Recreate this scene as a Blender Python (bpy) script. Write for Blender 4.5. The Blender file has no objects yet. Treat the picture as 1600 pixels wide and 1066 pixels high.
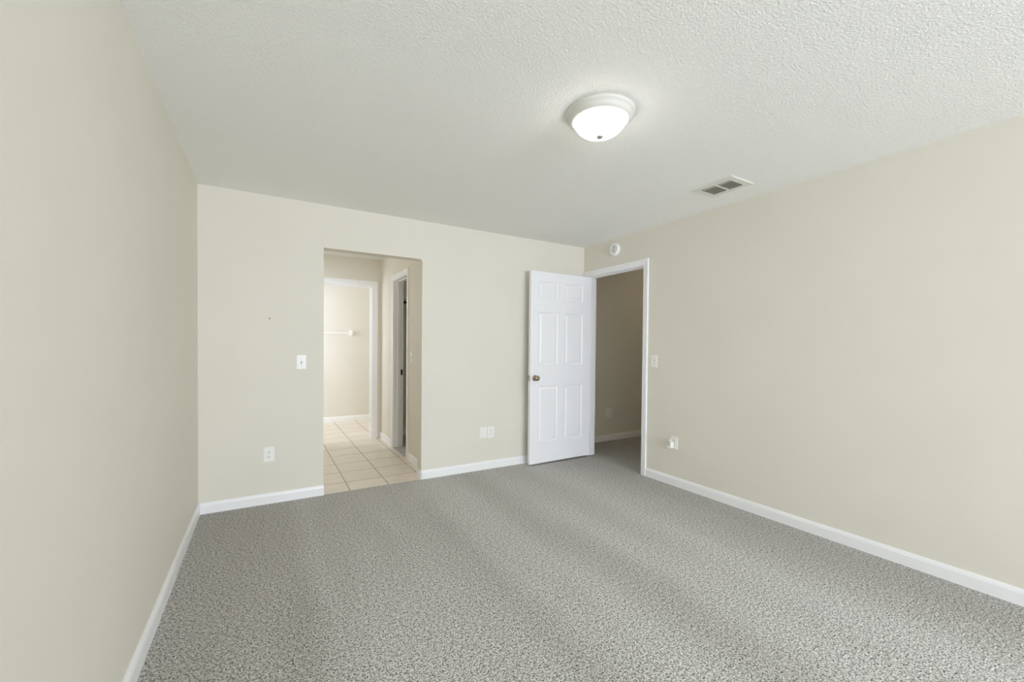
import bpy, bmesh, math, random
from mathutils import Vector, Matrix

random.seed(7)
C = bpy.context.scene.collection
SC = bpy.context.scene

# ------------------------------------------------------------------ camera
CAM = Vector((0.42989, -3.82076, 1.26388))
FPX, YAW, PITCH, ROLL, OFFY = 651.02, 0.53421, -0.01566, 0.00896, 19.51
F = Vector((math.sin(YAW)*math.cos(PITCH), math.cos(YAW)*math.cos(PITCH), math.sin(PITCH)))
R0 = Vector((math.cos(YAW), -math.sin(YAW), 0)); U0 = R0.cross(F)
R = R0*math.cos(ROLL) + U0*math.sin(ROLL); U = -R0*math.sin(ROLL) + U0*math.cos(ROLL)
cd = bpy.data.cameras.new('camera'); cam = bpy.data.objects.new('camera', cd); C.objects.link(cam)
cd.sensor_width = 36; cd.lens = FPX/1600*36; cd.shift_y = OFFY/1600; cd.clip_start = 0.02
M = Matrix.Identity(4)
for i, v in enumerate((R, U, -F)):
    for j in range(3): M[j][i] = v[j]
M.translation = CAM
cam.matrix_world = M
SC.camera = cam

# ------------------------------------------------------------------ world, light, exposure
SC.view_settings.view_transform = 'Standard'
SC.view_settings.look = 'None'
SC.view_settings.gamma = 1
SC.view_settings.use_curve_mapping = False
SC.view_settings.exposure = 0.06
SC.cycles.use_denoising = True
SC.cycles.max_bounces = 16
SC.cycles.diffuse_bounces = 12
SC.cycles.caustics_reflective = False
SC.cycles.caustics_refractive = False
SC.cycles.sample_clamp_indirect = 6

W = bpy.data.worlds.new('world'); SC.world = W; W.use_nodes = True
bg = W.node_tree.nodes['Background']
bg.inputs[0].default_value = (0.80, 0.89, 1.0, 1); bg.inputs[1].default_value = 1.0

def area(name, loc, target, sx, sy, power, col, spread=math.pi):
    l = bpy.data.lights.new(name, 'AREA'); l.shape = 'RECTANGLE'; l.size = sx; l.size_y = sy
    l.energy = power; l.color = col; l.spread = spread
    o = bpy.data.objects.new(name, l); C.objects.link(o); o.location = loc
    o.rotation_euler = (Vector(target) - Vector(loc)).to_track_quat('-Z', 'Y').to_euler()
    return o
# daylight outside the bedroom windows behind the camera and the bathroom window
area('daylight_bedroom_window', (2.10, -8.92, 1.05), (2.10, 0, 1.75), 2.9, 1.8, 311, (0.80, 0.88, 1.0))
area('daylight_bathroom_window', (0.12, 2.95, 1.45), (2.0, 2.95, 1.3), 1.0, 1.1, 20, (0.86, 0.92, 1.0))
hl = bpy.data.lights.new('hallway_fill', 'POINT'); hl.energy = 2.1; hl.color = (1.0, 0.82, 0.58); hl.shadow_soft_size = 0.12  # added warm fill light for the hallway, no fixture there
cl = bpy.data.lights.new('closet_fill', 'POINT'); cl.energy = 0.9; cl.color = (1.0, 0.93, 0.88); cl.shadow_soft_size = 0.08  # added fill light to lift the closet interior above the shelf
clo = bpy.data.objects.new('closet_fill', cl); C.objects.link(clo); clo.location = (2.55, 1.15, 2.30)
hlo = bpy.data.objects.new('hallway_fill', hl); C.objects.link(hlo); hlo.location = (5.3, -0.45, 2.25)
BULB = 12.0
PASSAGE_FILL = 17.0  # strength of the added globes that brighten the passage

# ------------------------------------------------------------------ materials
def mat(name, col=(0.8, 0.8, 0.8), rough=0.6, metal=0.0, spec=0.5):
    m = bpy.data.materials.new(name); m.use_nodes = True
    b = m.node_tree.nodes['Principled BSDF']
    b.inputs['Base Color'].default_value = (*col, 1)
    b.inputs['Roughness'].default_value = rough
    b.inputs['Metallic'].default_value = metal
    b.inputs['Specular IOR Level'].default_value = spec
    return m
def N(m, t, **kw):
    n = m.node_tree.nodes.new(t)
    for k, v in kw.items(): setattr(n, k, v)
    return n
def L(m, a, b): m.node_tree.links.new(a, b)
def BS(m): return m.node_tree.nodes['Principled BSDF']
def texco(m):
    g = N(m, 'ShaderNodeNewGeometry'); return g.outputs['Position']
def noise(m, co, scale, detail=2, rough=0.5):
    n = N(m, 'ShaderNodeTexNoise'); n.inputs['Scale'].default_value = scale
    n.inputs['Detail'].default_value = detail; n.inputs['Roughness'].default_value = rough
    L(m, co, n.inputs['Vector']); return n.outputs['Fac']
def ramp(m, fac, stops):
    r = N(m, 'ShaderNodeValToRGB')
    e = r.color_ramp.elements
    while len(e) < len(stops): e.new(0.5)
    for k, (p, c) in enumerate(stops):
        e[k].position = p; e[k].color = (*c, 1) if len(c) == 3 else c
    L(m, fac, r.inputs[0]); return r.outputs[0]
def bump(m, h, strength, dist):
    b = N(m, 'ShaderNodeBump'); b.inputs['Strength'].default_value = strength
    b.inputs['Distance'].default_value = dist; L(m, h, b.inputs['Height'])
    L(m, b.outputs[0], BS(m).inputs['Normal']); return b
def s(r, g, b):     # sRGB 0..255 -> linear
    return tuple(((c/255)/12.92 if c/255 <= 0.04045 else ((c/255+0.055)/1.055)**2.4) for c in (r, g, b))

def wall_paint(name, col):
    m = mat(name, col, 0.62, spec=0.3)
    co = texco(m)
    n1 = noise(m, co, 1.6, 3)
    a = tuple(c*0.985 for c in col); b2 = tuple(min(1, c*1.015) for c in col)
    L(m, ramp(m, n1, [(0.3, a), (0.7, b2)]), BS(m).inputs['Base Color'])
    bump(m, noise(m, co, 75, 2), 0.12, 0.004)
    return m
PAINT = wall_paint('beige_wall_paint', s(229, 225, 214))
PAINT_BATH = wall_paint('bathroom_wall_paint', s(228, 224, 216))

def ceiling_mat():
    m = mat('white_textured_ceiling', s(247, 247, 245), 0.9, spec=0.1)
    co = texco(m)
    n1 = noise(m, co, 98, 2, 0.5)
    n2 = noise(m, co, 190, 2, 0.6)
    r1 = ramp(m, n1, [(0.42, (0, 0, 0)), (0.62, (1, 1, 1))])
    k = N(m, 'ShaderNodeMath', operation='MULTIPLY_ADD'); L(m, r1, k.inputs[0]); k.inputs[1].default_value = 0.6; L(m, n2, k.inputs[2])
    bump(m, k.outputs[0], 0.50, 0.0042)
    return m
CEIL = ceiling_mat()

def carpet_mat():
    m = mat('grey_beige_frieze_carpet', (0.3, 0.29, 0.27), 0.95, spec=0.05)
    co = texco(m)
    n1 = noise(m, co, 150, 2, 0.6)
    n2 = noise(m, co, 66, 2, 0.6)
    mm = N(m, 'ShaderNodeMath', operation='MULTIPLY_ADD'); L(m, n1, mm.inputs[0]); mm.inputs[1].default_value = 0.72
    m3 = N(m, 'ShaderNodeMath', operation='MULTIPLY'); L(m, n2, m3.inputs[0]); m3.inputs[1].default_value = 0.28
    L(m, m3.outputs[0], mm.inputs[2])
    tufts = ramp(m, mm.outputs[0], [(0.38, s(72, 70, 66)), (0.445, s(162, 160, 156)), (0.52, s(209, 207, 205)), (0.60, s(248, 247, 246))])
    # lay of the pile left by the vacuum: broad soft-edged strokes
    mp = N(m, 'ShaderNodeMapping'); mp.inputs['Rotation'].default_value = (0, 0, 0.22); mp.inputs['Scale'].default_value = (2.3, 0.42, 1)
    L(m, co, mp.inputs['Vector'])
    lay = noise(m, mp.outputs[0], 1.25, 2, 0.5)
    lr = ramp(m, lay, [(0.38, (0.95, 0.945, 0.935)), (0.60, (1.03, 1.03, 1.03))])
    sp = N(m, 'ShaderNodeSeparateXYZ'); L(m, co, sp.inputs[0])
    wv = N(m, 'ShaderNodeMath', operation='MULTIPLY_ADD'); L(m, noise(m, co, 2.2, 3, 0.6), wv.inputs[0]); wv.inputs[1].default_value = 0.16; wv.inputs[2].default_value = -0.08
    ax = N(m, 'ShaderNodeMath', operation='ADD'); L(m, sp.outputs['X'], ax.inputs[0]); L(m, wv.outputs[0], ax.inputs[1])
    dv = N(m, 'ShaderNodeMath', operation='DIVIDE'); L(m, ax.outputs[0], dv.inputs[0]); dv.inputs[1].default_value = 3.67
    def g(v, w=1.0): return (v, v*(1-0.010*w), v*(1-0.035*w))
    x_bands = ramp(m, dv.outputs[0], [(0.0, g(0.80, 1.4)), (0.160, g(0.83, 1.4)), (0.190, g(0.98, 0.3)), (0.36, g(0.96, 0.4)), (0.41, g(0.91, 0.5)), (0.45, g(1.03, 0.2)), (0.53, g(1.02, 0.2)),  # vacuum stripes across x, plus darker, warmer strips along both side walls
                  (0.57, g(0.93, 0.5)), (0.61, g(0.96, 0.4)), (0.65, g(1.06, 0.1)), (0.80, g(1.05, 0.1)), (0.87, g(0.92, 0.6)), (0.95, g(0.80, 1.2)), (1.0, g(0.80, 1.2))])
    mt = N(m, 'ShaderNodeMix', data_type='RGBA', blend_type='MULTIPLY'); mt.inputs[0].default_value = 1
    L(m, lr, mt.inputs[6]); L(m, x_bands, mt.inputs[7]); lr = mt.outputs[2]
    mul = N(m, 'ShaderNodeMix', data_type='RGBA', blend_type='MULTIPLY'); mul.inputs[0].default_value = 1
    L(m, tufts, mul.inputs[6]); L(m, lr, mul.inputs[7])
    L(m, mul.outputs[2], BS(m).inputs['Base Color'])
    BS(m).inputs['Sheen Weight'].default_value = 0.15
    bump(m, mm.outputs[0], 1.0, 0.012)
    return m
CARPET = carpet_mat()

def tile_mat():
    m = mat('beige_ceramic_tile', s(214, 196, 170), 0.28, spec=0.5)
    co = texco(m)
    mp = N(m, 'ShaderNodeMapping'); mp.inputs['Location'].default_value = (-1.068 + 0.3335*6, -0.27 + 0.3345*3, 0)
    L(m, co, mp.inputs['Vector'])
    b = N(m, 'ShaderNodeTexBrick'); b.offset = 0; b.squash = 1
    b.inputs['Scale'].default_value = 1.0; b.inputs['Brick Width'].default_value = 0.3335; b.inputs['Row Height'].default_value = 0.3345
    b.inputs['Mortar Size'].default_value = 0.0042; b.inputs['Mortar Smooth'].default_value = 0.25
    b.inputs['Color1'].default_value = (*s(235, 227, 215), 1); b.inputs['Color2'].default_value = (*s(230, 221, 209), 1)
    b.inputs['Mortar'].default_value = (*s(128, 112, 94), 1)
    L(m, mp.outputs[0], b.inputs['Vector'])
    mp2 = N(m, 'ShaderNodeMapping'); mp2.inputs['Scale'].default_value = (1, 3, 1); L(m, co, mp2.inputs['Vector'])
    cl = ramp(m, noise(m, mp2.outputs[0], 5, 4, 0.6), [(0.3, (0.93, 0.92, 0.90)), (0.7, (1.04, 1.04, 1.04))])
    mul = N(m, 'ShaderNodeMix', data_type='RGBA', blend_type='MULTIPLY'); mul.inputs[0].default_value = 1
    L(m, b.outputs['Color'], mul.inputs[6]); L(m, cl, mul.inputs[7]); L(m, mul.outputs[2], BS(m).inputs['Base Color'])
    inv = N(m, 'ShaderNodeMath', operation='SUBTRACT'); inv.inputs[0].default_value = 1; L(m, b.outputs['Fac'], inv.inputs[1])
    bump(m, inv.outputs[0], 0.5, 0.003)
    return m
TILE = tile_mat()

TRIM = mat('white_trim_enamel', s(246, 246, 248), 0.34, spec=0.45)
_n = noise(TRIM, texco(TRIM), 40, 2); bump(TRIM, _n, 0.05, 0.002)
DOORM = mat('white_door_enamel', s(246, 246, 250), 0.4, spec=0.4)
PLASTIC = mat('white_plastic', s(245, 244, 241), 0.35)
PLASTIC2 = mat('cream_plastic', s(228, 224, 208), 0.4)
SLOT = mat('dark_slot', s(46, 42, 40), 0.7)
NICKEL = mat('antique_nickel', s(168, 156, 134), 0.26, metal=1)
STEEL = mat('brushed_nickel', s(176, 176, 172), 0.35, metal=0.9)
DARKMETAL = mat('dark_bronze', s(52, 44, 36), 0.45, metal=0.7)
CANOPY = mat('satin_white_canopy', s(222, 220, 214), 0.45)
SCREW = mat('painted_screw', s(200, 198, 190), 0.4, metal=0.3)
VENTM = mat('white_vent_enamel', s(228, 228, 222), 0.5)
VENTL = mat('dusty_louvre', s(188, 184, 170), 0.6)
DUCT = mat('dusty_duct_interior', s(64, 60, 50), 0.9)
GREYP = mat('grey_plastic', s(150, 152, 156), 0.4)
EXTW = mat('rear_window_vinyl', s(235, 235, 235), 0.4)
GLOW = bpy.data.materials.new('lit_frosted_glass'); GLOW.use_nodes = True
_b = BS(GLOW); _b.inputs['Base Color'].default_value = (0.95, 0.93, 0.9, 1); _b.inputs['Roughness'].default_value = 0.3
_b.inputs['Emission Color'].default_value = (1.0, 0.955, 0.88, 1); _b.inputs['Emission Strength'].default_value = BULB
PANE = bpy.data.materials.new('clear_pane'); PANE.use_nodes = True
_nt = PANE.node_tree; _nt.nodes.remove(_nt.nodes['Principled BSDF'])
_t = _nt.nodes.new('ShaderNodeBsdfTransparent'); _g = _nt.nodes.new('ShaderNodeBsdfGlossy'); _g.inputs['Roughness'].default_value = 0.02
_x = _nt.nodes.new('ShaderNodeMixShader'); _x.inputs[0].default_value = 0.06
_nt.links.new(_t.outputs[0], _x.inputs[1]); _nt.links.new(_g.outputs[0], _x.inputs[2])
_nt.links.new(_x.outputs[0], _nt.nodes['Material Output'].inputs[0])

# ------------------------------------------------------------------ mesh helpers
class MB:
    def __init__(self): self.bm = bmesh.new()
    def box(self, x0, x1, y0, y1, z0, z1, mi=0, bev=0.0, seg=2):
        r = bmesh.ops.create_cube(self.bm, size=1.0)
        vs = r['verts']
        for v in vs:
            v.co = Vector(((x0+x1)/2 + v.co.x*(x1-x0), (y0+y1)/2 + v.co.y*(y1-y0), (z0+z1)/2 + v.co.z*(z1-z0)))
        fs = set(f for v in vs for f in v.link_faces)
        for f in fs: f.material_index = mi
        if bev:
            es = list(set(e for v in vs for e in v.link_edges))
            out = bmesh.ops.bevel(self.bm, geom=es, offset=bev, segments=seg, affect='EDGES', profile=0.5)
            for f in out['faces']: f.material_index = mi
        return self
    def prism(self, pts, axis, a, b, mi=0):
        """pts: 2-D outline; axis 'x','y','z' is the extrusion axis from a to b."""
        def P(u, v, w):
            return {'x': (w, u, v), 'y': (u, w, v), 'z': (u, v, w)}[axis]
        A = [self.bm.verts.new(P(u, v, a)) for u, v in pts]
        B = [self.bm.verts.new(P(u, v, b)) for u, v in pts]
        n = len(pts); fs = [self.bm.faces.new(A), self.bm.faces.new(B)]
        for i in range(n): fs.append(self.bm.faces.new((A[i], A[(i+1) % n], B[(i+1) % n], B[i])))
        for f in fs: f.material_index = mi
        return self
    def lathe(self, prof, cx, cy, cz, axis='z', n=48, mi=0, smooth=True):
        """prof: (radius, height) from first to last; axis z (up) or y (height along -y)."""
        rings = []
        for r, h in prof:
            ring = []
            for k in range(n if r > 1e-6 else 1):
                a = 2*math.pi*k/n
                if axis == 'z': co = (cx + r*math.cos(a), cy + r*math.sin(a), cz + h)
                elif axis == 'y': co = (cx + r*math.cos(a), cy - h, cz + r*math.sin(a))
                else: co = (cx - h, cy + r*math.cos(a), cz + r*math.sin(a))
                ring.append(self.bm.verts.new(co))
            rings.append(ring)
        for A, B in zip(rings, rings[1:]):
            for k in range(n):
                k2 = (k+1) % n
                if len(A) == 1 and len(B) == 1: continue
                if len(A) == 1: f = self.bm.faces.new((A[0], B[k], B[k2]))
                elif len(B) == 1: f = self.bm.faces.new((A[k], A[k2], B[0]))
                else: f = self.bm.faces.new((A[k], A[k2], B[k2], B[k]))
                f.material_index = mi; f.smooth = smooth
        return self
    def build(self, name, mats, parent=None):
        if not isinstance(mats, (list, tuple)): mats = [mats]
        bmesh.ops.recalc_face_normals(self.bm, faces=self.bm.faces)
        me = bpy.data.meshes.new(name); self.bm.to_mesh(me); self.bm.free()
        for m in mats: me.materials.append(m)
        o = bpy.data.objects.new(name, me); C.objects.link(o)
        if parent: o.parent = parent
        return o

def tag(o, label=None, cat=None, group=None, kind=None):
    if label: o['label'] = label
    if cat: o['category'] = cat
    if group: o['group'] = group
    if kind: o['kind'] = kind
    return o
def struct(o, label=None, cat=None): return tag(o, label, cat, None, 'structure')
def empty(name, loc, rz=0):
    o = bpy.data.objects.new(name, None); C.objects.link(o); o.location = loc; o.rotation_euler = (0, 0, rz)
    o.empty_display_size = 0.05; return o

# ------------------------------------------------------------------ the shell
RW, H = 3.670, 2.44            # room width, ceiling height
YR = -8.6                     # rear wall (behind the camera)
T = 0.12                       # wall thickness
# floors
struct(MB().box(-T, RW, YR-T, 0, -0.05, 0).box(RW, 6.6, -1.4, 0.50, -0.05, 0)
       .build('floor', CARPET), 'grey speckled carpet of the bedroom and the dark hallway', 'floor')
struct(MB().box(-T, 1.800, 0.0, 3.74, -0.05, -0.004).box(1.800, 2.40, 2.05, 3.74, -0.05, -0.004).build('floor_tile', TILE), 'beige square ceramic tile floor beyond the open passage', 'floor')
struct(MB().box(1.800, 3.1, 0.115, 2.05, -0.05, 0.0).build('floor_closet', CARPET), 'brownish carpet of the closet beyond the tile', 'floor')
# ceilings
vx0, vx1, vy0, vy1 = 3.145, 3.405, -2.130, -1.815
ix0, ix1, iy0, iy1 = 3.198, 3.362, -2.083, -1.858
struct(MB().box(-T, ix0, YR-T, 0.50, H, H+0.05).box(ix1, 6.6, YR-T, 0.50, H, H+0.05).box(ix0, ix1, YR-T, iy0, H, H+0.05).box(ix0, ix1, iy1, 0.50, H, H+0.05).box(-T, 3.1, 0.50, 3.74, H, H+0.05).build('ceiling', CEIL), 'white stippled ceiling over the bedroom', 'ceiling')
# left wall
struct(MB().box(-T, 0, YR-T, 0.0, 0, H).build('wall_left', PAINT), 'long plain beige wall at the left edge', 'wall')
# back wall with the passage opening (upper right corner slightly rounded)
OX0, OX1, OZ = 0.850, 1.700, 2.082
r = 0.022
out = [(-T, 0), (OX0, 0), (OX0, OZ)]
for k in range(7):
    a = math.pi/2*(1-k/6)
    out.append((OX1 - r + r*math.cos(a), OZ - r + r*math.sin(a)))
out += [(OX1, 0), (RW+T, 0), (RW+T, H), (-T, H)]
struct(MB().prism([(x, z) for x, z in out], 'y', 0, 0.115).build('wall_back', PAINT), 'beige back wall with the open passage cut through it', 'wall')
# right wall with the doorway (far jamb by the corner)
DY0, DY1, DZ = -0.920, -0.068, 2.095
out = [(YR-T, 0), (DY0, 0), (DY0, DZ), (DY1, DZ), (DY1, 0), (0, 0), (0, H), (YR-T, H)]
struct(MB().prism(out, 'x', RW, RW+T).build('wall_right', PAINT), 'long beige wall on the right with the doorway at its far end', 'wall')
# rear wall with a wide sliding window
wx0, wx1, wz0, wz1 = 0.63, 3.55, 0.30, 2.10
struct(MB().box(-T, RW+T, YR-T, YR, 0, wz0).box(-T, RW+T, YR-T, YR, wz1, H).box(-T, wx0, YR-T, YR, wz0, wz1)
       .box(wx1, RW+T, YR-T, YR, wz0, wz1).build('wall_rear', PAINT), 'beige wall behind the camera with the wide window', 'wall')
wf = struct(MB().box(wx0, wx1, YR-0.09, YR-0.03, wz0, wz0+0.05).box(wx0, wx1, YR-0.09, YR-0.03, wz1-0.05, wz1)
       .box(wx0, wx0+0.05, YR-0.09, YR-0.03, wz0, wz1).box(wx1-0.05, wx1, YR-0.09, YR-0.03, wz0, wz1)
       .box((wx0+wx1)/2-0.03, (wx0+wx1)/2+0.03, YR-0.09, YR-0.03, wz0, wz1).build('window_1', EXTW), 'wide two-panel white window behind the camera', 'window')
MB().box(wx0+0.05, (wx0+wx1)/2-0.03, YR-0.062, YR-0.058, wz0+0.05, wz1-0.05).box((wx0+wx1)/2+0.03, wx1-0.05, YR-0.062, YR-0.058, wz0+0.05, wz1-0.05).build('pane', PANE, wf)
# passage: left wall, right wall with the closet doorway, end wall with the bathroom doorway
HX = 1.800
struct(MB().box(-T, 0.0, 0.115, 2.05, 0, H).build('wall_passage_left', PAINT), 'beige left side wall of the tiled passage', 'wall')
CY0, CY1, CZ = 0.795, 1.395, 2.075
out = [(0.115, 0), (CY0, 0), (CY0, CZ), (CY1, CZ), (CY1, 0), (2.05, 0), (2.05, H), (0.115, H)]
struct(MB().prism(out, 'x', HX, HX+T).build('wall_passage_right', PAINT), 'beige right side wall of the tiled passage holding the closet doorway', 'wall')
BX0, BX1, BZ = 0.86, 1.690, 2.075
out = [(-T, 0), (BX0, 0), (BX0, BZ), (BX1, BZ), (BX1, 0), (3.1, 0), (3.1, H), (-T, H)]
struct(MB().prism(out, 'y', 2.05, 2.05+T).build('wall_passage_end', PAINT), 'beige end wall of the tiled passage with the white framed doorway', 'wall')
# bathroom beyond
struct(MB().box(-T, 2.52, 3.62, 3.74, 0, H).build('wall_bathroom_back', PAINT_BATH), 'sunlit cream bathroom wall carrying the towel bar', 'wall')
struct(MB().box(2.40, 2.52, 2.17, 3.62, 0, H).build('wall_bathroom_right', PAINT_BATH), 'cream side wall of the bathroom', 'wall')
struct(MB().box(-T, 0, 2.17, 3.62, 0, 0.85).box(-T, 0, 2.17, 3.62, 2.05, H).box(-T, 0, 2.17, 2.40, 0.85, 2.05).box(-T, 0, 3.50, 3.62, 0.85, 2.05)
       .build('wall_bathroom_left', PAINT_BATH), 'cream bathroom wall with the window', 'wall')
# closet beyond the passage
struct(MB().box(HX+T, 3.1, 0.115, 0.16, 0, H).build('wall_closet_front', PAINT), 'beige near wall inside the closet', 'wall')
struct(MB().box(3.05, 3.1, 0.16, 2.05, 0, H).build('wall_closet_side', PAINT), 'beige far side wall inside the closet', 'wall')
# hallway behind the bedroom door
struct(MB().box(RW+T, 6.6, 0.38, 0.50, 0, H).build('wall_hallway_back', PAINT), 'dim beige hallway wall seen through the bedroom doorway', 'wall')
struct(MB().box(RW+T, 6.6, -1.40, -1.28, 0, H).build('wall_hallway_front', PAINT), 'near side wall of the dim hallway', 'wall')
struct(MB().box(6.5, 6.6, -1.28, 0.38, 0, H).build('wall_hallway_end', PAINT), 'far end wall of the dim hallway', 'wall')
struct(MB().box(RW, RW+T, 0.115, 0.38, 0, H).build('wall_hallway_left', PAINT), 'short dim hallway wall behind the open door', 'wall')

# ------------------------------------------------------------------ baseboards
BT, BH = 0.013, 0.083
def bb_prof(t=BT, h=BH): return [(0, 0), (t, 0), (t, h-0.022), (t-0.003, h-0.010), (t*0.45, h), (0, h)]
def bb_x(name, x0, x1, y, label, sgn=-1, z=0, t=BT):     # board along x, sticking out toward sgn*y
    return struct(MB().prism([(y + sgn*u, z+v) for u, v in bb_prof(t)], 'x', x0, x1).build(name, TRIM), label, 'baseboard')
def bb_y(name, y0, y1, x, label, sgn=1, z=0, t=BT, h=BH):
    return struct(MB().prism([(x + sgn*u, z+v) for u, v in bb_prof(t, h)], 'y', y0, y1).build(name, TRIM), label, 'baseboard')
bb_y('baseboard_left', -0.975, 0.0, 0, 'white baseboard on the left wall, far piece meeting the corner')
bb_y('baseboard_left_near', YR, -0.972, 0, 'white baseboard on the left wall, long near piece past the joint', t=0.0155, h=0.086)
bb_x('baseboard_back_left', BT, OX0+0.004, 0, 'short white baseboard left of the open passage')
bb_x('baseboard_back', OX1-0.004, RW-BT, 0, 'white baseboard between the open passage and the open door')
bb_y('baseboard_passage_jamb', -BT, 0.115, OX1, 'short white baseboard wrapping the right side of the passage opening', sgn=-1, z=-0.004, t=0.010)
bb_y('baseboard_right', YR, -0.968, RW, 'long white baseboard running along the right wall', sgn=-1)
bb_x('baseboard_rear', 0.02, RW-0.02, YR, 'white baseboard under the rear window', sgn=1)
bb_y('baseboard_passage_near', 0.115, 0.735, HX, 'white baseboard piece in the passage nearer than the closet doorway', sgn=-1, z=-0.004)
bb_y('baseboard_passage_far', 1.462, 2.05, HX, 'short white baseboard piece between closet doorway and passage end', sgn=-1, z=-0.004)
bb_x('baseboard_bathroom', 0.0, 2.40, 3.62, 'white baseboard under the towel bar in the bathroom', z=-0.004)
bb_x('baseboard_closet', HX+T, 3.05, 2.05, 'dim white baseboard inside the closet')
bb_x('baseboard_hallway', RW+T, 6.5, 0.38, 'dim white baseboard along the hallway wall')

# ------------------------------------------------------------------ door trims (casings and jambs)
CPROF = [(0.0, 0.0), (0.0, 0.008), (0.004, 0.0105), (0.30, 0.0125), (0.62, 0.0135), (0.72, 0.0175), (0.80, 0.0185), (0.97, 0.0185), (1.0, 0.016), (1.0, 0.0)]
def casing_mesh(a0, a1, zb, zt, w0, w1, wt, to3):
    """U-shaped mitred moulding: inner rectangle a0..a1 x zb..zt; w0, w1, wt widths of left leg, right leg, head."""
    m = MB(); bm = m.bm; rings = []
    for st in range(4):
        ring = []
        for u, d in CPROF:
            u_ = u if u in (0.0, 1.0) or u > 0.01 else u
            if st == 0: p = (a0 - u_*w0, zb)
            elif st == 1: p = (a0 - u_*w0, zt + u_*wt)
            elif st == 2: p = (a1 + u_*w1, zt + u_*wt)
            else: p = (a1 + u_*w1, zb)
            ring.append(bm.verts.new(to3(p[0], p[1], d)))
        rings.append(ring)
    for A, B in zip(rings, rings[1:]):
        n = len(A)
        for k in range(n): bm.faces.new((A[k], A[(k+1) % n], B[(k+1) % n], B[k]))
    bm.faces.new(rings[0]); bm.faces.new(rings[-1][::-1])
    return m
def casing_y(name, x, sgn, y0, y1, z, w, t, label, depth, wall_t, far_w=None, zb=0.0):
    """opening in a wall whose face is at x; sgn=-1 the casing sticks out to -x. y0..y1 clear opening, z clear height."""
    fw = w if far_w is None else far_w
    rv = 0.006
    m = casing_mesh(y0-rv, y1+rv, zb, z+rv, w, fw, w, lambda a, v, d: (x + sgn*d, a, v))
    o = struct(m.build(name, TRIM), label, 'door frame')
    j = MB(); jt = 0.0145
    xj0, xj1 = (x - sgn*0.0, x - sgn*wall_t)
    xj0, xj1 = min(xj0, xj1), max(xj0, xj1)
    j.box(xj0, xj1, y0-jt, y0, zb, z).box(xj0, xj1, y1, y1+jt, zb, z).box(xj0, xj1, y0-jt, y1+jt, z, z+jt)
    j.build('jamb', TRIM, o)
    sx0 = x - sgn*depth; sx1 = x - sgn*(depth+0.032)
    sx0, sx1 = min(sx0, sx1), max(sx0, sx1)
    k = MB(); k.box(sx0, sx1, y0, y0+0.011, zb, z-0.011).box(sx0, sx1, y1-0.011, y1, zb, z-0.011).box(sx0, sx1, y0, y1, z-0.011, z)
    k.build('door_stop', TRIM, o)
    return o
tr = casing_y('trim_1', RW, -1, -0.905, -0.083, 2.083, 0.060, 0.013, 'white frame of the doorway in the right wall', 0.040, T, far_w=0.066)
tr2 = casing_y('trim_2', HX, -1, 0.810, 1.380, 2.065, 0.064, 0.014, 'white frame of the closet doorway in the passage', 0.045, T)
MB().box(HX+0.088, HX+0.112, 1.3785, 1.3805, 0.90, 0.968).build('strike_plate', DARKMETAL, tr2)
# bathroom doorway frame (in a wall facing -y)
def casing_x(name, y, x0, x1, z, w, t, label, depth, wall_t):
    rv = 0.006
    m = casing_mesh(x0-rv, x1+rv, -0.004, z+rv, w, w, w, lambda a, v, d: (a, y - d, v))
    o = struct(m.build(name, TRIM), label, 'door frame'); jt = 0.0145
    MB().box(x0-jt, x0, y, y+wall_t, -0.004, z).box(x1, x1+jt, y, y+wall_t, -0.004, z).box(x0-jt, x1+jt, y, y+wall_t, z, z+jt).build('jamb', TRIM, o)
    MB().box(x0, x0+0.011, y+depth, y+depth+0.032, -0.004, z-0.011).box(x1-0.011, x1, y+depth, y+depth+0.032, -0.004, z-0.011).box(x0, x1, y+depth, y+depth+0.032, z-0.011, z).build('door_stop', TRIM, o)
    return o
casing_x('trim_3', 2.05, 0.875, 1.675, 2.062, 0.072, 0.014, 'white frame of the bathroom doorway at the passage end', 0.045, T)

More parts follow.
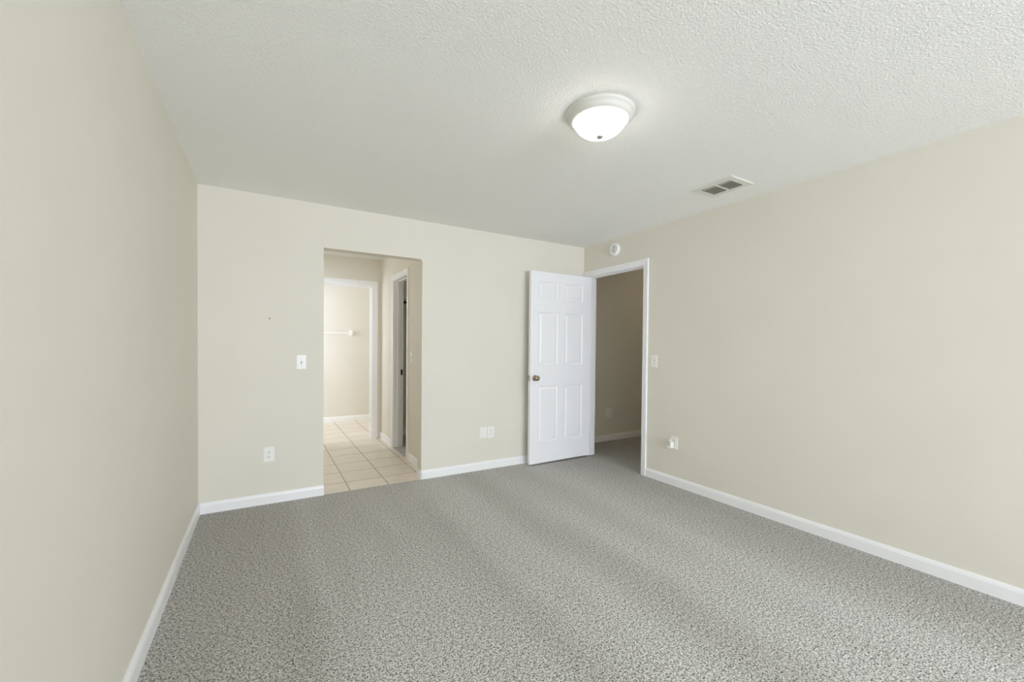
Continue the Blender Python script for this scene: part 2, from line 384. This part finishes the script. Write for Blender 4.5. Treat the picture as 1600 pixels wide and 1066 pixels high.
# ------------------------------------------------------------------ six-panel bedroom door
DW, DH, DT = 0.824, 2.056, 0.035
door = struct(empty('door_1', (3.654, -0.088, 0.018), math.radians(1.4)), 'open white six-panel door standing against the back wall', 'door')
def door_leaf():
    bm = bmesh.new()
    st, mu = 0.102, 0.092
    pw = (DW - 2*st - mu)/2
    xs = [0, st, st+pw, st+pw+mu, DW-st, DW]
    zs = [0, 0.222, 0.828, 1.052, 1.622, 1.760, 1.950, DH]
    def quad(pts, flip):
        vs = [bm.verts.new(p) for p in pts]
        bm.faces.new(vs if not flip else vs[::-1])
    for side in (0, 1):
        y = -DT if side == 0 else 0.0
        sg = 1 if side == 0 else -1           # inward direction
        for i in range(5):
            for k in range(7):
                x0, x1, z0, z1 = -xs[i+1], -xs[i], zs[k], zs[k+1]
                if i in (1, 3) and k in (1, 3, 5):
                    # moulded recess, then a raised field
                    loops = [(0, 0), (0.006, 0.0045), (0.015, 0.0085), (0.022, 0.0085), (0.040, 0.0020)]
                    rings = []
                    for ins, dp in loops:
                        yy = y + sg*dp
                        rings.append([(x0+ins, yy, z0+ins), (x1-ins, yy, z0+ins), (x1-ins, yy, z1-ins), (x0+ins, yy, z1-ins)])
                    for a, b in zip(rings, rings[1:]):
                        for q in range(4):
                            quad([a[q], a[(q+1) % 4], b[(q+1) % 4], b[q]], side)
                    quad(rings[-1], side)
                else:
                    quad([(x0, y, z0), (x1, y, z0), (x1, y, z1), (x0, y, z1)], side)
    for a, b in (((-DW, 0), (-DW, DH)), ((0, 0), (0, DH))):
        quad([(a[0], -DT, a[1]), (a[0], 0, a[1]), (b[0], 0, b[1]), (b[0], -DT, b[1])], False)
    quad([(-DW, -DT, 0), (0, -DT, 0), (0, 0, 0), (-DW, 0, 0)], False)
    quad([(-DW, -DT, DH), (0, -DT, DH), (0, 0, DH), (-DW, 0, DH)], False)
    bmesh.ops.remove_doubles(bm, verts=bm.verts, dist=1e-5)
    bmesh.ops.recalc_face_normals(bm, faces=bm.faces)
    me = bpy.data.meshes.new('door_leaf'); bm.to_mesh(me); bm.free(); me.materials.append(DOORM)
    o = bpy.data.objects.new('door_leaf', me); C.objects.link(o); o.parent = door
    bv = o.modifiers.new('bevel', 'BEVEL'); bv.width = 0.0015; bv.segments = 2; bv.limit_method = 'ANGLE'; bv.angle_limit = math.radians(60)
    return o
door_leaf()
kx, kz = -0.766, 0.918
def knob(y, sgn):
    # rose, neck and flattened ball
    prof = [(0.0, 0), (0.031, 0), (0.032, 0.004), (0.028, 0.009), (0.014, 0.012), (0.0115, 0.022), (0.0135, 0.030), (0.024, 0.036),
            (0.0285, 0.044), (0.0285, 0.052), (0.024, 0.060), (0.014, 0.0645), (0.010, 0.0650), (0.0095, 0.063), (0, 0.063)]
    m = MB(); m.lathe([(r_, h_*sgn) for r_, h_ in prof], kx, y, kz, 'y', 32)
    return m.build('door_knob', NICKEL, door)
knob(-DT, 1); knob(0.0, -0.78)
MB().box(-DW-0.0015, -DW+0.002, -DT+0.005, -0.005, kz-0.029, kz+0.029, bev=0.001).box(-DW-0.011, -DW, -DT+0.010, -0.011, kz-0.010, kz+0.010, bev=0.002).build('latch_plate', NICKEL, door)
for hz in (0.20, 1.02, 1.84):
    MB().lathe([(0, 0), (0.006, 0), (0.006, 0.088), (0, 0.088)], 0.006, 0.004, hz-0.044, 'z', 16).box(-0.002, 0.0015, -0.032, 0.002, hz-0.044, hz+0.044).build('hinge', NICKEL, door)

# ------------------------------------------------------------------ ceiling light
lx, ly = 1.875, -2.225
lamp = empty('ceiling_light', (lx, ly, H))
tag(lamp, 'round flush ceiling light with a glowing white glass bowl', 'ceiling light')
MB().lathe([(0, 0), (0.168, 0), (0.170, -0.004), (0.1695, -0.010), (0.163, -0.016), (0.158, -0.020), (0.155, -0.027), (0.147, -0.037), (0.143, -0.041), (0.1365, -0.044), (0.129, -0.045), (0.126, -0.042), (0, -0.036)], 0, 0, 0, 'z', 96).build('canopy', CANOPY, lamp)
bp = []
for k in range(13):
    a = math.pi/2*k/12
    bp.append((0.1275*math.cos(a)**0.85 if k < 12 else 0.0, -0.040 - 0.074*math.sin(a)**1.1))
MB().lathe(bp, 0, 0, 0, 'z', 96).build('glass_bowl', GLOW, lamp)
MB().lathe([(0.0, -0.108), (0.012, -0.110), (0.0175, -0.1135), (0.0170, -0.118), (0.0125, -0.123), (0.007, -0.127), (0, -0.129)], 0, 0, 0, 'z', 24).build('finial', STEEL, lamp)

# ------------------------------------------------------------------ ceiling air vent
vent = empty('air_vent', ((vx0+vx1)/2, (vy0+vy1)/2, H)); tag(vent, 'white louvred air register set in the ceiling', 'air vent')
ox, oy = vent.location.x, vent.location.y
m = MB()
for a in ((vx0, ix0, vy0, vy1), (ix1, vx1, vy0, vy1), (ix0, ix1, vy0, iy0), (ix0, ix1, iy1, vy1)):
    m.box(a[0]-ox, a[1]-ox, a[2]-oy, a[3]-oy, -0.007, 0.0)
m.build('frame', VENTM, vent)
ymid = (iy0+iy1)/2
MB().box(ix0-ox, ix1-ox, ymid-oy-0.006, ymid-oy+0.006, -0.0065, 0.0).build('divider', VENTM, vent)
dx0, dx1, dy0, dy1 = ix0-ox+0.0005, ix1-ox-0.0005, iy0-oy+0.0005, iy1-oy-0.0005
MB().box(dx0, dx0+0.001, dy0, dy1, -0.005, 0.16).box(dx1-0.001, dx1, dy0, dy1, -0.005, 0.16).box(dx0, dx1, dy0, dy0+0.001, -0.005, 0.16).box(dx0, dx1, dy1-0.001, dy1, -0.005, 0.16).box(dx0, dx1, dy0, dy1, 0.16, 0.162).build('duct_opening', DUCT, vent)
nsl = 8
for (b0, b1) in ((iy0, ymid-0.006), (ymid+0.006, iy1)):
    for k in range(nsl):
        cx = ix0 + (k+0.55)*(ix1-ix0)/nsl - ox
        t_ = 0.0008
        if k == 0: continue
        if k == 1: pf_ = [(cx-0.0105, 0.0052), (cx-0.0095, 0.0060), (cx+0.0060, -0.0052), (cx+0.0050, -0.0060)]
        else: pf_ = [(cx-0.0016, -0.0034), (cx-0.0006, -0.0030), (cx+0.0020, -0.0064), (cx+0.0010, -0.0068)]
        MB().prism(pf_, 'y', b0-oy, b1-oy).build('louvre', VENTL, vent)
for sy in (vy0+0.02, vy1-0.02):
    MB().lathe([(0, -0.0068), (0.004, -0.0068), (0.003, -0.009), (0, -0.0092)], 0.0, sy-oy, 0, 'z', 12).build('screw', SCREW, vent)

# ------------------------------------------------------------------ smoke alarm on the right wall above the door
def smoke():
    o = empty('smoke_alarm', (RW, -0.517, 2.318), -math.pi/2)
    tag(o, 'round white smoke alarm mounted above the doorway', 'smoke alarm')
    MB().lathe([(0, 0), (0.066, 0), (0.067, 0.004), (0.067, 0.012), (0.064, 0.014), (0, 0.014)], 0, 0, 0, 'y', 48).build('mounting_base', PLASTIC, o)
    MB().lathe([(0.0, 0.012), (0.068, 0.013), (0.0695, 0.018), (0.067, 0.030), (0.060, 0.037), (0.045, 0.041), (0.043, 0.0385), (0.030, 0.0385), (0.028, 0.042), (0, 0.043)], 0, 0, 0, 'y', 48).build('cover', PLASTIC, o)
    m = MB()
    for k in range(9):     # curved sounder grille slots in an S-like arc
        a = math.radians(70 - k*17); rr = 0.030
        x, z = 0.004+rr*math.cos(a)*0.5, rr*math.sin(a)
        m.box(x-0.0045, x+0.0045, -0.0442, -0.040, z-0.0035, z+0.0035)
    m.build('sounder_slot', GREYP, o)
    MB().lathe([(0, 0.042), (0.010, 0.042), (0.010, 0.0455), (0.0085, 0.047), (0, 0.0472)], -0.022, 0, -0.018, 'y', 20).build('test_button', PLASTIC2, o)
smoke()

# ------------------------------------------------------------------ wall plates
def plate_mb(w, h, t=0.006): return MB().box(-w/2, w/2, -t, 0, -h/2, h/2, bev=0.0022, seg=3)
def screws(o, zs, t=0.006):
    for x_, z_ in zs:
        MB().lathe([(0, t-0.0005), (0.0032, t-0.0005), (0.0028, t+0.0006), (0, t+0.0009)], x_, 0, z_, 'y', 12).build('screw', SCREW, o)
def receptacle(o, z, x=0.0):
    m = MB()
    pts = []
    for k in range(24):
        a = 2*math.pi*k/24
        pts.append((x + max(-0.0165, min(0.0165, 0.0185*math.cos(a))), z + max(-0.0135, min(0.0135, 0.0175*math.sin(a)))))
    m.prism(pts, 'y', -0.0078, -0.004)
    m.box(x-0.0075, x-0.0050, -0.0081, -0.0070, z-0.002, z+0.0065, mi=1)
    m.box(x+0.0050, x+0.0075, -0.0081, -0.0070, z-0.001, z+0.0060, mi=1)
    m.lathe([(0, 0.0081), (0.0030, 0.0081), (0.0030, 0.0070)], x, 0, z-0.0075, 'y', 12, mi=1, smooth=False)
    return m.build('receptacle', [PLASTIC, SLOT], o)
def outlet(loc, rz, label, material=PLASTIC):
    o = empty('wall_outlet', loc, rz); tag(o, label, 'outlet')
    plate_mb(0.074, 0.117).build('cover_plate', material, o)
    receptacle(o, 0.0195); receptacle(o, -0.0195); screws(o, [(0, 0)])
    return o
def switch(loc, rz, label, up=True):
    o = empty('light_switch', loc, rz); tag(o, label, 'light switch')
    plate_mb(0.072, 0.116).build('cover_plate', PLASTIC, o)
    MB().box(-0.0055, 0.0055, -0.0066, -0.004, -0.0125, 0.0125, mi=1).build('toggle_slot', [PLASTIC, GREYP], o)
    s_ = 1 if up else -1
    MB().prism([(-0.006, -0.006), (-0.006, 0.006), (-0.018, 0.009*s_+0.003), (-0.018, 0.009*s_-0.003)], 'x', -0.0042, 0.0042).build('toggle', PLASTIC, o)
    screws(o, [(0, 0.030), (0, -0.030)])
    return o
RR = -math.pi/2
switch((0.683, 0, 1.124), 0, 'white toggle switch left of the open passage')
outlet((0.453, 0, 0.393), 0, 'white duplex outlet low on the back wall, left of the open passage')
outlet((2.441, 0, 0.379), 0, 'white duplex outlet beside a blank plate, low between passage and door')
bp_ = empty('blank_wall_plate', (2.355, 0, 0.384)); tag(bp_, 'plain white wall plate immediately left of a duplex outlet', 'wall plate')
plate_mb(0.076, 0.112).build('cover_plate', PLASTIC, bp_); screws(bp_, [(0, 0.042), (0, -0.042)])
MB().lathe([(0, 0.006), (0.0055, 0.006), (0.0055, 0.009), (0.002, 0.009), (0, 0.0085)], 0, 0, 0.0, 'y', 16).build('cable_jack', PLASTIC2, bp_)
switch((RW, -1.052, 1.137), RR, 'white toggle switch on the right wall beside the door frame', up=False)
outlet((RW, -1.297, 0.398), RR, 'white outlet low on the right wall, partly covered by a plugged-in device')
# plug-in air freshener
pf = empty('plug_in_freshener', (RW, -1.272, 0.388), RR); tag(pf, 'small white plug-in device stuck in the right wall outlet', 'plug-in device')
m = MB()
prof = []
for k in range(24):
    a = 2*math.pi*k/24
    prof.append((0.021*math.copysign(abs(math.cos(a))**0.7, math.cos(a)), -0.018 + 0.031*math.copysign(abs(math.sin(a))**0.8, math.sin(a))))
m.prism(prof, 'y', -0.050, -0.0085)
bmesh.ops.bevel(m.bm, geom=[e for e in m.bm.edges if all(v.co.y < -0.049 for v in e.verts)], offset=0.006, segments=3, affect='EDGES')
m.build('body', PLASTIC, pf)
MB().lathe([(0, 0.0), (0.0165, 0.0), (0.0175, 0.006), (0.0165, 0.016), (0.010, 0.024), (0.009, 0.034), (0.0, 0.036)], 0, -0.030, 0.010, 'z', 24).build('refill_cap', PLASTIC2, pf)
MB().lathe([(0.0150, 0.0495), (0.0150, 0.0515), (0.010, 0.0515), (0.010, 0.0495)], 0, 0, 0.000, 'y', 24).build('dial_ring', GREYP, pf)
# dim hallway plates
o = empty('double_outlet_plate', (4.452, 0.38, 0.373)); tag(o, 'wide white two-gang plate on the dim hallway wall', 'outlet')
plate_mb(0.120, 0.118).build('cover_plate', PLASTIC, o); screws(o, [(-0.023, 0.045), (-0.023, -0.045), (0.023, 0)])
receptacle(o, 0.0195, 0.023); receptacle(o, -0.0195, 0.023)
MB().box(-0.031, -0.015, -0.008, -0.004, -0.034, 0.034, bev=0.001).build('rocker', PLASTIC, o)
o = empty('painted_blank_plate', (4.345, 0.38, 0.405)); tag(o, 'small blank plate painted in the wall colour, left of the hallway outlet', 'wall plate')
MB().box(-0.040, 0.040, -0.005, 0, -0.048, 0.048, bev=0.002).build('cover_plate', PAINT, o); screws(o, [(0, 0.034), (0, -0.034)], 0.005)
# switch in the passage
switch((HX, 0.640, 1.138), RR, 'cream-looking switch in the passage, right of the closet doorway')
# nail in the back wall
nl = MB().lathe([(0, 0.0), (0.0022, 0.0), (0.0022, 0.010), (0.0045, 0.010), (0.0045, 0.0125), (0, 0.013)], 0.456, 0, 1.471, 'y', 12).build('nail', DARKMETAL)
tag(nl, 'tiny nail left in the back wall above the outlet', 'nail')

# ------------------------------------------------------------------ towel bar in the bathroom
tb = empty('towel_bar', (1.15, 3.62, 1.47)); tag(tb, 'white towel bar on the sunlit bathroom wall', 'towel bar')
for sx in (-0.52, 0.52):
    MB().box(sx-0.024, sx+0.024, -0.014, 0, -0.055, 0.055, bev=0.005, seg=3).box(sx-0.018, sx+0.018, -0.075, -0.010, -0.022, 0.030, bev=0.007, seg=3).build('bracket', PLASTIC, tb)
MB().box(-0.51, 0.51, -0.064, -0.046, -0.010, 0.010, bev=0.003).build('bar', PLASTIC, tb)
# bathroom window
bw = struct(MB().box(-0.09, -0.04, 2.40, 3.50, 0.85, 0.89).box(-0.09, -0.04, 2.40, 3.50, 2.01, 2.05).box(-0.09, -0.04, 2.40, 2.44, 0.85, 2.05).box(-0.09, -0.04, 3.46, 3.50, 0.85, 2.05).build('window_2', EXTW), 'white framed window on the left of the bathroom', 'window')
MB().box(-0.068, -0.064, 2.44, 3.46, 0.89, 2.01).build('pane', PANE, bw)

# ------------------------------------------------------------------ closet shelf
sh = empty('closet_shelf', (2.49, 2.05, 1.905)); tag(sh, 'white closet shelf with hanging rod in the dark closet', 'shelf')
MB().box(-0.57, 0.55, -0.31, 0, 0.0, 0.018).build('shelf_board', TRIM, sh)
MB().box(-0.57, 0.55, -0.018, 0, -0.075, 0.0).build('cleat', PAINT, sh)
m = MB(); m.lathe([(0, 0), (0.016, 0), (0.016, 1.12), (0, 1.12)], 0.55, -0.27, -0.05, 'x', 20); m.build('hanging_rod', DARKMETAL, sh)

# added light bar on the passage left wall, out of view, to brighten it
vl = empty('passage_fill_bar', (0.0, 1.15, 2.02)); tag(vl, 'added unseen bar of four glowing globes on the left wall of the passage', 'added light')
MB().box(0, 0.03, -0.36, 0.36, -0.05, 0.05, bev=0.004).build('back_plate', CANOPY, vl)
GLOB = GLOW.copy(); GLOB.name = 'lit_globe'; BS(GLOB).inputs['Emission Color'].default_value = (0.93, 0.96, 1.0, 1); BS(GLOB).inputs['Emission Strength'].default_value = PASSAGE_FILL
for gy in (-0.27, -0.09, 0.09, 0.27):
    MB().lathe([(0.055*math.sin(math.pi*k/12), -0.055*math.cos(math.pi*k/12)) for k in range(13)], 0.09, gy, 0, 'z', 24).build('globe', GLOB, vl)
